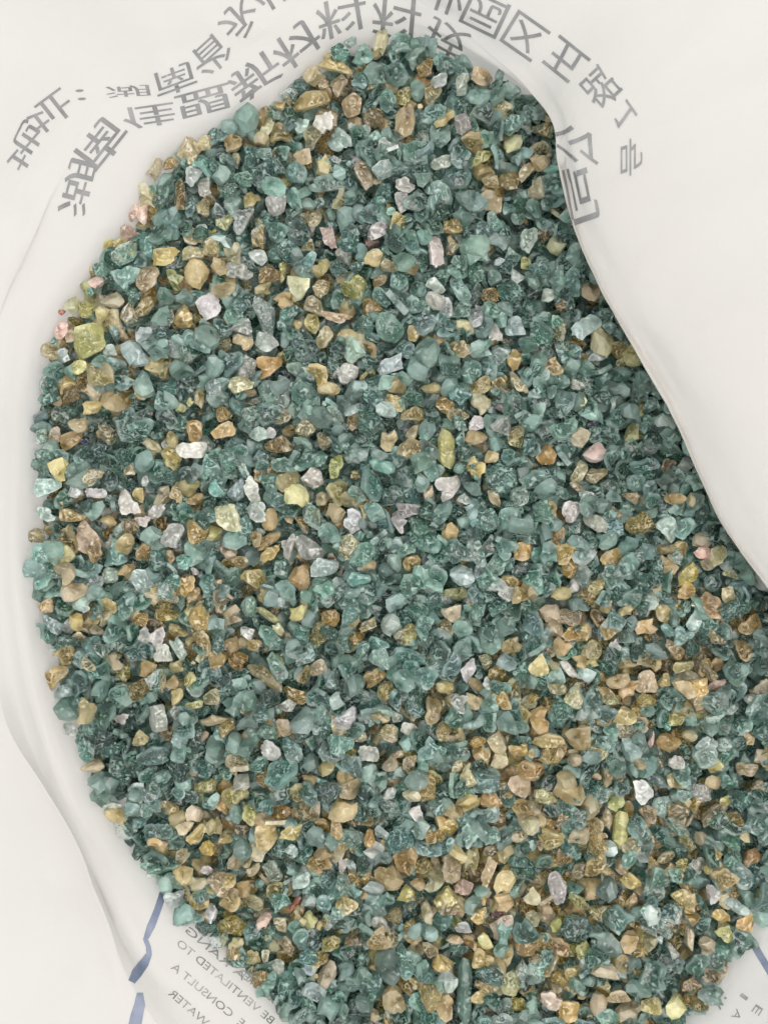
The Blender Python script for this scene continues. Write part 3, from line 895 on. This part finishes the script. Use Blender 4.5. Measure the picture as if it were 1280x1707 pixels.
 (442,1594,25,14,80,'peach','chip',None),(422,1594,27,24,0,'olive','chip',None),(351,1524,35,22,80,'lilac','chip',None),(494,1609,30,24,0,'jade','chip',None),(464,1611,28,25,-40,'lilac','chip',None),
 # bottom middle
 (572,1442,25,16,80,'white','chip',None),(587,1446,32,17,-70,'palest','chip',None),(645,1466,52,44,-50,'amber','lump','rough amber lump with sparkling spots, bottom middle'),(726,1441,27,22,80,'cream','chip',None),(784,1430,52,30,75,'yellow','chip',None),
 (819,1421,28,24,0,'cream','button',None),(813,1454,60,19,70,'peach','flake',None),(697,1473,27,25,0,'amber','chip',None),(676,1491,33,24,50,'yellow','chip',None),(713,1522,36,30,60,'tan','lump',None),(744,1496,44,40,0,'amber','chip',None),
 (772,1480,34,29,0,'pink','chip',None),(658,1526,35,26,80,'tan','chip',None),(685,1540,25,16,0,'deep','chip',None),(590,1569,31,22,-10,'peach','chip',None),(554,1569,30,24,0,'yellow','chip',None),(718,1582,35,24,-55,'cream','shard',None),
 (739,1608,40,29,-20,'amber','chip',None),(655,1667,48,38,-60,'amber','lump','big amber lump at the bottom of the heap'),(809,1573,38,34,-30,'amber','chip',None),(758,1566,31,17,5,'brown','chip',None),(622,1693,26,24,0,'amber','chip',None),
 (772,1545,29,19,0,'clear','shard',None),(774,1655,118,28,87,'dark','rod','long dark teal rod at the bottom of the heap'),
 # bottom right
 (843,1466,54,38,70,'yellow','lump','big yellow amber lump, bottom right of the heap'),(840,1505,38,33,0,'amber','chip',None),(889,1494,34,29,-20,'cream','lump',None),(891,1531,33,29,0,'tan','chip',None),(842,1538,31,25,20,'pink','lump',None),
 (830,1522,25,16,10,'rust','chip','rust red chip in the lower right'),(930,1480,60,32,100,'lilac','flake','lilac clear crumpled flake in the lower right'),(966,1452,34,24,60,'cream','button',None),(987,1480,40,38,20,'amber','chip',None),(966,1503,46,19,-25,'lime','flake',None),
 (999,1522,42,34,-40,'yellow','chip',None),(927,1541,28,20,60,'lime','chip',None),(973,1587,35,33,40,'lime','flake','lime chip below a broad teal granule, bottom right'),(1052,1470,36,25,-35,'amber','shard',None),(1037,1449,24,20,-30,'peach','chip',None),
 (1052,1505,37,20,88,'deep','chip',None),(1087,1444,32,22,80,'amber','chip',None),(1048,1569,38,30,50,'amber','chip',None),(1069,1587,38,28,-20,'amber','chip',None),(952,1623,30,25,-30,'dull','shard',None),(1030,1660,42,22,5,'cream','chip',None),
 (1048,1684,52,36,-5,'cream','chip','large cream amber slab at the bottom right'),(950,1686,42,36,0,'deep','chip',None),(997,1676,43,30,80,'dull','lump',None),(861,1674,28,24,0,'orange','chip',None),(919,1667,38,34,0,'pink','flake',None),
 (962,1548,58,48,0,'teal','chip','broad smooth teal granule above a lime chip, bottom right'),(870,1618,40,33,60,'palest','lump',None),
 # right bottom
 (1128,1272,33,27,-40,'white','lump','small pinkish white lump, lower right'),(1070,1318,50,33,-60,'white','chip','smooth white wedge in the lower right'),(1027,1340,31,28,0,'lime','chip','lime chip on top of a yellow rod'),(1034,1384,72,28,85,'yellow','rod','yellow upright rod below a lime chip'),
 (1116,1240,10,8,0,'deep','chip',None),(1011,1366,37,20,80,'peach','chip',None),(1208,1242,33,28,0,'palest','button',None),(1177,1242,38,30,30,'palest','flake',None),(1188,1303,31,27,0,'amber','chip',None),(1188,1358,56,24,48,'cream','flake','cream ragged strip among teal granules near the right edge'),
 (1212,1334,31,18,20,'yellow','chip',None),(1243,1281,36,26,-20,'peach','chip',None),(1269,1264,34,28,-40,'peach','chip',None),(1262,1312,36,22,20,'tan','chip',None),(1168,1399,33,24,-60,'cream','chip',None),(1109,1428,34,20,15,'peach','chip',None),
 (1136,1440,26,22,60,'amber','chip',None),(1252,1432,42,28,50,'amber','chip',None),(1164,1441,30,26,-40,'lilac','flake',None),(1149,1226,27,20,-20,'olive','chip',None),(1081,1356,34,28,-30,'brown','flake',None),(1103,1343,40,33,70,'palest','button',None),
 (1194,1141,40,17,33,'pink','flake','pink sliver near the right edge'),(1180,1120,40,20,-45,'tan','chip',None),(1268,1148,42,34,10,'peach','lump',None),(1249,1042,42,30,20,'amber','shard',None),(1239,1083,42,28,-65,'orange','chip',None),(1214,994,36,26,-60,'peach','shard',None),
 (1218,958,36,14,-20,'cream','chip',None),(1158,1036,40,27,55,'palest','curl',None),(1189,972,32,31,0,'pale','button',None),(1142,1500,48,37,-60,'amber','chip','bright amber wedge near the lower right corner'),(1186,1490,36,30,-50,'white','chip','white triangular chip next to a bright amber wedge'),
 (1241,1538,35,31,0,'deep','chip',None),(1203,1526,36,22,-20,'amber','chip',None),(1208,1555,38,29,-20,'yellow','flake',None),(1148,1563,42,20,80,'cream','chip',None),(1180,1577,36,33,0,'tan','lump',None),(1120,1586,38,16,-55,'lilac','chip',None),
 (1161,1608,50,36,80,'jade','chip',None),(1151,1641,36,25,-10,'peach','chip',None),(1124,1677,44,37,60,'yellow','lump','yellow lump with a hollow, near the lower right corner'),
]

# ------------------------------------------------------------------ letting the granules settle into a heap
CELL = 0.001
X0, Y0 = -0.190, -0.245
NX, NY = 380, 490
gx = X0 + (np.arange(NX) + 0.5) * CELL
gy = Y0 + (np.arange(NY) + 0.5) * CELL
GX, GY = np.meshgrid(gx, gy)                # [iy, ix]


def inside(poly, X, Y):
    c = np.zeros(X.shape, bool)
    n = len(poly)
    for i in range(n):
        x1, y1 = poly[i]; x2, y2 = poly[(i + 1) % n]
        if y1 == y2: continue
        hit = ((y1 > Y) != (y2 > Y)) & (X < (x2 - x1) * (Y - y1) / (y2 - y1) + x1)
        c ^= hit
    return c


poly = [tuple(p[:2]) for p in catmull(np.array([at(*s[0]) for s in ST]), 4, True)]
MASK = inside(poly, GX, GY) & (np.abs(GX) < 0.178) & (np.abs(GY) < 0.230)


def erode(m, n):
    for _ in range(n):
        m = m & np.roll(m, 1, 0) & np.roll(m, -1, 0) & np.roll(m, 1, 1) & np.roll(m, -1, 1)
    return m


def und(x, y):
    return 0.004 * noise.noise(Vector((x * 14, y * 14, 3.1))) + 0.002 * noise.noise(Vector((x * 40, y * 40, 8.0)))


TARGET = np.array([[und(x, y) for x in gx[::5]] for y in gy[::5]])
TARGET = np.repeat(np.repeat(TARGET, 5, 0), 5, 1)[:NY, :NX]
k = np.ones(9) / 9
TARGET = np.apply_along_axis(lambda r: np.convolve(r, k, 'same'), 0, np.apply_along_axis(lambda r: np.convolve(r, k, 'same'), 1, TARGET))
TARGET -= 0.003
# a hollow under the flap on the right
TARGET -= 0.006 * np.exp(-(((GX - 0.100) / 0.035) ** 2 + ((GY - 0.085) / 0.07) ** 2))
H = TARGET - 0.022
OWN = -np.ones((NY, NX), int)
INNER = erode(MASK, 4)
FLAT = np.argwhere(INNER)

AMB = [(140, 560, 90, .8), (330, 440, 90, .5), (520, 500, 70, .6), (130, 880, 80, .6), (260, 1050, 80, .45), (440, 960, 110, .5), (540, 160, 90, .55), (690, 190, 60, .4),
       (850, 290, 60, .4), (740, 690, 90, .3), (1100, 1000, 110, .5), (960, 1220, 110, .75), (830, 1270, 70, .6), (680, 1490, 130, .6), (880, 1500, 110, .7), (1050, 1560, 120, .6),
       (420, 1520, 90, .55), (330, 1400, 80, .4), (1010, 560, 60, .6), (1180, 1400, 110, .4), (1150, 1120, 70, .4), (480, 1330, 90, .3)]


def p_amber(x, y):
    px = x / PX + 640; py = 853.5 - y / PX
    s = 0.035
    for (a, b, r, w) in AMB:
        s += 0.74 * w * math.exp(-((px - a) ** 2 + (py - b) ** 2) / (2 * r * r))
    return min(s, 0.75)


class Piece:
    __slots__ = ('proto', 'M', 'Rm', 'loc', 'scale', 'eul', 'clear', 'key', 'label', 'seen', 'traced', 'tone', 'rgb')


PIECES = []


def profile(P, scale, eul):
    Rm = np.array(Euler(eul, 'XYZ').to_matrix())
    p = (P.pts * scale) @ Rm.T
    return Rm, p


def place(P, scale, eul, spots, q, protect=None, free=None):
    """rest the granule on the heap at the best of the spots; returns its place"""
    Rm, p = profile(P, scale, eul)
    best = None
    for (x, y) in spots:
        ix = np.floor((p[:, 0] + x - X0) / CELL).astype(int)
        iy = np.floor((p[:, 1] + y - Y0) / CELL).astype(int)
        ok = (ix >= 0) & (ix < NX) & (iy >= 0) & (iy < NY)
        if not ok.any(): continue
        ix, iy, pz = ix[ok], iy[ok], p[ok, 2]
        low = pz < 0
        gap = H[iy[low], ix[low]] - pz[low]
        if not len(gap): continue
        z = np.partition(gap, int(q * (len(gap) - 1)))[int(q * (len(gap) - 1))]
        if protect is not None and protect[iy, ix].mean() > free:
            continue
        score = z - TARGET[int((y - Y0) / CELL), int((x - X0) / CELL)]
        if best is None or score < best[0]:
            best = (score, x, y, z, ix, iy, pz)
    if best is None: return None
    score, x, y, z, ix, iy, pz = best
    return Rm, x, y, z, ix, iy, pz, score


def settle(P, scale, eul, res, key, label=None, traced=False):
    Rm, x, y, z, ix, iy, pz, score = res
    h = z + pz
    o = np.argsort(h)
    ix, iy, h = ix[o], iy[o], h[o]
    up = h > H[iy, ix]
    # later entries win, so the highest point of each cell stays
    H[iy[up], ix[up]] = h[up]
    OWN[iy[up], ix[up]] = len(PIECES)
    q = Piece()
    q.proto, q.scale, q.eul, q.Rm, q.loc = P, scale, eul, Rm, np.array([x, y, z])
    q.key, q.label, q.traced, q.seen = key, label, traced, 0
    base = np.array(srgb(*PAL[key]))
    v = rng.normal()
    f = math.exp(0.16 * v)
    hue = 1 + rng.normal(size=3) * 0.035
    q.rgb = np.clip(base * f * hue, 0.01, 0.88)
    q.tone = v
    cl = rng.uniform(.15, .55) if key in ('white', 'pink') else rng.uniform(.45, .85) if key in ('clear', 'lilac', 'palest') \
        else 0.50 + 0.46 * rng.beta(1.8, 1.2) if FAMILY[key] == 'amber' else 0.56 + 0.44 * rng.beta(2.2, 1.0)
    q.clear = float(cl)
    PIECES.append(q)


def rand_piece(small=1.0):
    kind = SHAPES[rng.choice(len(SHAPES), p=SHAPE_P)]
    P = PROTO[kind][rng.integers(len(PROTO[kind]))]
    L = float(np.clip(rng.lognormal(math.log(34), 0.15), 22, 50)) * PX * small
    W = L * rng.uniform(.66, .95)
    if kind == 'rod': W = L * rng.uniform(.4, .6)
    if kind == 'flake': L *= 1.15
    Tz = P.tz * 0.5 * (L + W) * rng.uniform(.85, 1.15)
    tilt = 0.45 if kind in ('shard', 'curl', 'flake', 'button') else 0.7
    eul = (rng.normal() * tilt + (math.pi if rng.random() < .35 and kind != 'button' else 0), rng.normal() * tilt, rng.uniform(0, 6.283))
    return P, np.array([L, W, Tz]), eul


def rand_key(x, y, deep):
    a = p_amber(x, y)
    if not deep: a *= 0.68
    u = rng.random()
    if u < a:
        return str(rng.choice(['amber', 'dull', 'tan', 'deep', 'cream', 'olive', 'brown'], p=[.42, .17, .11, .09, .17, .02, .02]))
    u = rng.random()
    if u < 0.008: return 'lilac'
    if u < 0.022: return 'clear'
    return str(rng.choice(['teal', 'pale', 'dark', 'palest', 'jade'], p=[.52, .24, .18, .045, .015]))


def spots(n, bias):
    c = FLAT[rng.integers(len(FLAT), size=n * 4)]
    lv = (H - TARGET)[c[:, 0], c[:, 1]]
    c = c[np.argsort(lv)[:n]] if bias else c[:n]
    return [(gx[b] + rng.uniform(-.4, .4) * CELL, gy[a] + rng.uniform(-.4, .4) * CELL) for a, b in c]


# 1) the body of the heap
for i in range(7000):
    P, sc, eu = rand_piece()
    res = place(P, sc, eu, spots(3, True), 0.72)
    if res is None: continue
    settle(P, sc, eu, res, rand_key(res[1], res[2], True))
    if i % 200 == 0 and (H - TARGET)[INNER].mean() > -0.0045:
        break
# 2) the granules that can be picked out
PROTECT = np.zeros((NY, NX), bool)
n0 = len(PIECES)
for (px, py, L, W, ang, key, shape, label) in T:
    if key in ('white', 'clear', 'lilac', 'palest') and shape in ('chip', 'lump'):
        shape = str(rng.choice(['shard', 'flake', 'chip'], p=[.40, .2, .40]))
    elif shape == 'chip':
        shape = str(rng.choice(['chip', 'crag', 'shard'], p=[.38, .42, .20]))
    elif shape == 'lump':
        shape = str(rng.choice(['crag', 'lump'], p=[.9, .1]))
    P = PROTO[shape][rng.integers(len(PROTO[shape]))]
    L, W = L * PX * 0.98, W * PX * 0.98
    Tz = min(P.tz, 0.75) * 0.5 * (L + W)
    if shape == 'rod': Tz = W * 0.9
    eul = (rng.normal() * 0.16, rng.normal() * 0.16, R(ang))
    sc = np.array([L, W, Tz])
    x, y, _ = at(px, py, 0.0)
    res = place(P, sc, eul, [(x, y)], 0.55)
    if res is None: continue
    z = min(max(res[3], TARGET[int((y - Y0) / CELL), int((x - X0) / CELL)] - 0.003), TARGET[int((y - Y0) / CELL), int((x - X0) / CELL)] + 0.004)
    x, y, _ = at(px, py, z)
    res = (res[0], x, y, z) + res[4:]
    settle(P, sc, eul, res, key, label, True)
    PROTECT[res[5], res[4]] = True
# 3) granules between and round them
MISS = 0
for i in range(4000):
    P, sc, eu = rand_piece(1.12)
    res = place(P, sc, eu, spots(6, True), 0.66, PROTECT, 0.10)
    if res is None or res[7] > 0.0035:
        MISS += 1
        continue
    settle(P, sc, eu, res, rand_key(res[1], res[2], False))
    if i % 100 == 0 and (H - TARGET)[INNER].mean() > 0.0012:
        break
# 4) small crumbs in the gaps
for i in range(350):
    P, sc, eu = rand_piece(rng.uniform(.3, .55))
    res = place(P, sc, eu, spots(3, True), 0.6, PROTECT, 0.05)
    if res is None: continue
    settle(P, sc, eu, res, rand_key(res[1], res[2], False))

ids, cnt = np.unique(OWN[(OWN >= 0) & (np.abs(GX) < 0.162) & (np.abs(GY) < 0.216)], return_counts=True)
for a, b in zip(ids, cnt):
    PIECES[a].seen = int(b)
PIECES = [p for p in PIECES if p.seen > 0 or p.loc[2] > TARGET[int((p.loc[1] - Y0) / CELL), int((p.loc[0] - X0) / CELL)] - 0.014]

# ------------------------------------------------------------------ which are things of their own, which are the mass
byfam = {}
for p in PIECES:
    byfam.setdefault(FAMILY[p.key], []).append(p)
SOLO, MASS = [], {}
for fam, ps in byfam.items():
    # things one can pick out first, then by how much of them shows
    ps.sort(key=lambda p: -(p.seen + (0.001 if p.traced else 0)))
    vis = [p for p in ps if p.seen >= 3 or (p.traced and p.seen > 0)]
    top = set(id(p) for p in vis[:298])
    SOLO += [p for p in ps if id(p) in top]
    rest = [p for p in ps if id(p) not in top]
    if rest: MASS[fam] = rest

NAME = {'teal': 'teal_granule', 'amber': 'amber_granule', 'clear': 'clear_granule', 'lime': 'lime_granule', 'pink': 'pink_granule', 'navy': 'blue_granule', 'red': 'red_granule'}
GROUP = {'teal': 'teal granules of the heap', 'amber': 'amber granules of the heap', 'clear': 'white and clear granules of the heap', 'lime': 'lime granules of the heap',
         'pink': 'pink granules of the heap', 'navy': 'blue granules of the heap', 'red': 'red granules of the heap'}
CNAME = {'teal': 'teal', 'pale': 'pale teal', 'dark': 'dark teal', 'palest': 'whitish teal', 'jade': 'clear green', 'amber': 'amber', 'cream': 'cream', 'orange': 'orange', 'dull': 'dull amber',
         'deep': 'deep amber', 'tan': 'tan', 'peach': 'peach', 'yellow': 'yellow', 'brown': 'brown', 'olive': 'olive', 'white': 'white', 'clear': 'clear grey', 'lilac': 'lilac grey',
         'lime': 'lime', 'pink': 'pink', 'red': 'orange red', 'navy': 'navy blue', 'rust': 'rust brown'}
# short names of the landmarks that labels refer to
MARKS = [(p.loc, p.label.split(',')[0]) for p in SOLO if p.label and len(p.label.split(',')[0].split()) <= 9]


def size_word(p):
    L = p.scale[0] / PX
    return 'tiny ' if L < 22 else 'small ' if L < 31 else 'large ' if L > 48 else ''


def shorten(s):
    for cut in (' near ', ' beside ', ' below ', ' above ', ' next to ', ' among ', ' in the ', ' at the ', ' against ', ' touching ', ' under ', ' with ', ' close ', ' lying ', ' right ', ' left ',
                ' resting ', ' low ', ' half ', ' directly ', ' behind ', ' just ', ' on top ', ' and ', ' sunk ', ' standing ', ' like ', ' pointing ', ' lowest '):
        s = s.split(cut)[0]
    return s


MSHORT = [(l, shorten(s)) for l, s in MARKS]
cntm = {}
for l, s in MSHORT: cntm[s] = cntm.get(s, 0) + 1
MSHORT = [(l, s) for l, s in MSHORT if cntm[s] == 1 and 2 <= len(s.split()) <= 5]
MP = np.array([l for l, s in MSHORT])


def direction(dx, dy):
    return 'above' if dy > abs(dx) else 'below' if -dy > abs(dx) else 'beside'


USED = set()


def auto_label(p):
    base = f"{size_word(p)}{CNAME[p.key]} {p.proto.kind}"
    d = np.hypot(MP[:, 0] - p.loc[0], MP[:, 1] - p.loc[1])
    o = np.argsort(d)
    o = [j for j in o[:4] if d[j] > 1e-6]
    a = o[0]
    rel = direction(p.loc[0] - MP[a][0], p.loc[1] - MP[a][1])
    near = 'touching' if d[a] < 0.0085 else ('just ' + rel if d[a] < 0.018 else rel if d[a] < 0.05 else 'nearest')
    s1 = f"{base} {near} the {MSHORT[a][1]}"
    b = o[1]
    s2 = s1 + f", towards the {MSHORT[b][1]}"
    c = o[2]
    s3 = s1 + f", towards the {MSHORT[c][1]}"
    s4 = s2 + f' and the {MSHORT[c][1]}'
    s5 = s3 + f' and the {MSHORT[o[3]][1]}'
    for s in (s1, s2, s3, s4, s5):
        if s not in USED and len(s.split()) <= 16:
            USED.add(s)
            return s
    return s1


for p in SOLO:
    if p.label: USED.add(p.label)
for p in SOLO:
    fam = FAMILY[p.key]
    o = bpy.data.objects.new(NAME[fam], p.proto.me)
    COL.objects.link(o)
    o.location = p.loc
    o.rotation_euler = p.eul
    o.scale = p.scale
    o.color = (*p.rgb, p.clear)
    tag(o, p.label or auto_label(p), 'plastic granule', GROUP[fam])

STUFF = {'teal': 'teal_granules', 'amber': 'amber_granules', 'clear': 'clear_granules', 'lime': 'lime_granules', 'pink': 'pink_granules', 'navy': 'blue_granules', 'red': 'red_granules'}
SLAB = {'teal': 'mass of smaller and buried teal plastic granules filling the sack', 'amber': 'mass of smaller and buried amber plastic granules between the teal ones',
        'clear': 'scatter of small or half buried clear plastic granules'}
for fam, ps in MASS.items():
    V, Tt, tint = [], [], []
    base = 0
    sharp = []
    for p in ps:
        v = (p.proto.v * p.scale) @ p.Rm.T + p.loc
        V.append(v); Tt.append(p.proto.t + base)
        tint.append(np.repeat(np.append(p.rgb, p.clear)[None], len(v), 0))
        base += len(v)
    V = np.vstack(V); Tt = np.vstack(Tt); tint = np.vstack(tint)
    me = bpy.data.meshes.new(STUFF[fam])
    me.vertices.add(len(V)); me.vertices.foreach_set('co', V.ravel())
    me.loops.add(Tt.size); me.loops.foreach_set('vertex_index', Tt.ravel().astype(np.int32))
    me.polygons.add(len(Tt)); me.polygons.foreach_set('loop_start', np.arange(0, Tt.size, 3, dtype=np.int32))
    me.polygons.foreach_set('use_smooth', np.ones(len(Tt), bool))
    me.update(calc_edges=True)
    me.set_sharp_from_angle(angle=R(30))
    ca = me.attributes.new('tint', 'FLOAT_COLOR', 'POINT')
    ca.data.foreach_set('color', tint.astype(np.float32).ravel())
    me.materials.append(M_MASS)
    o = bpy.data.objects.new(STUFF[fam], me)
    COL.objects.link(o)
    tag(o, SLAB.get(fam, f'few small half buried {fam} plastic granules'), 'granules', None, 'stuff')

# the packed bed under the loose granules
bm = bmesh.new()
st = 6
vs = {}
bedmask = inside(poly, GX, GY)
for j in range(0, NY, st):
    for i in range(0, NX, st):
        if bedmask[j, i]:
            x, y = gx[i], gy[j]
            z = TARGET[j, i] - 0.017 + 0.003 * noise.noise(Vector((x * 150, y * 150, 1)))
            vs[(j, i)] = bm.verts.new((x, y, z))
for (j, i), v in vs.items():
    q = [(j, i), (j, i + st), (j + st, i + st), (j + st, i)]
    if all(t in vs for t in q):
        f = bm.faces.new([vs[t] for t in q]); f.smooth = False
me = bpy.data.meshes.new('granule_bed')
bm.to_mesh(me); bm.free()
ca = me.attributes.new('tint', 'FLOAT_COLOR', 'POINT')
ca.data.foreach_set('color', np.tile(np.array([*srgb(92, 140, 126), 0.1], np.float32), len(me.vertices)))
me.materials.append(M_MASS)
o = bpy.data.objects.new('granule_bed', me)
COL.objects.link(o)
tag(o, 'packed teal granules deep under the visible layer', 'granules', None, 'stuff')
print('PIECES', len(PIECES), 'solo', len(SOLO), 'mass', {k: len(v) for k, v in MASS.items()}, 'level', (H - TARGET)[INNER].mean(), 'miss', MISS, 'n0', n0)
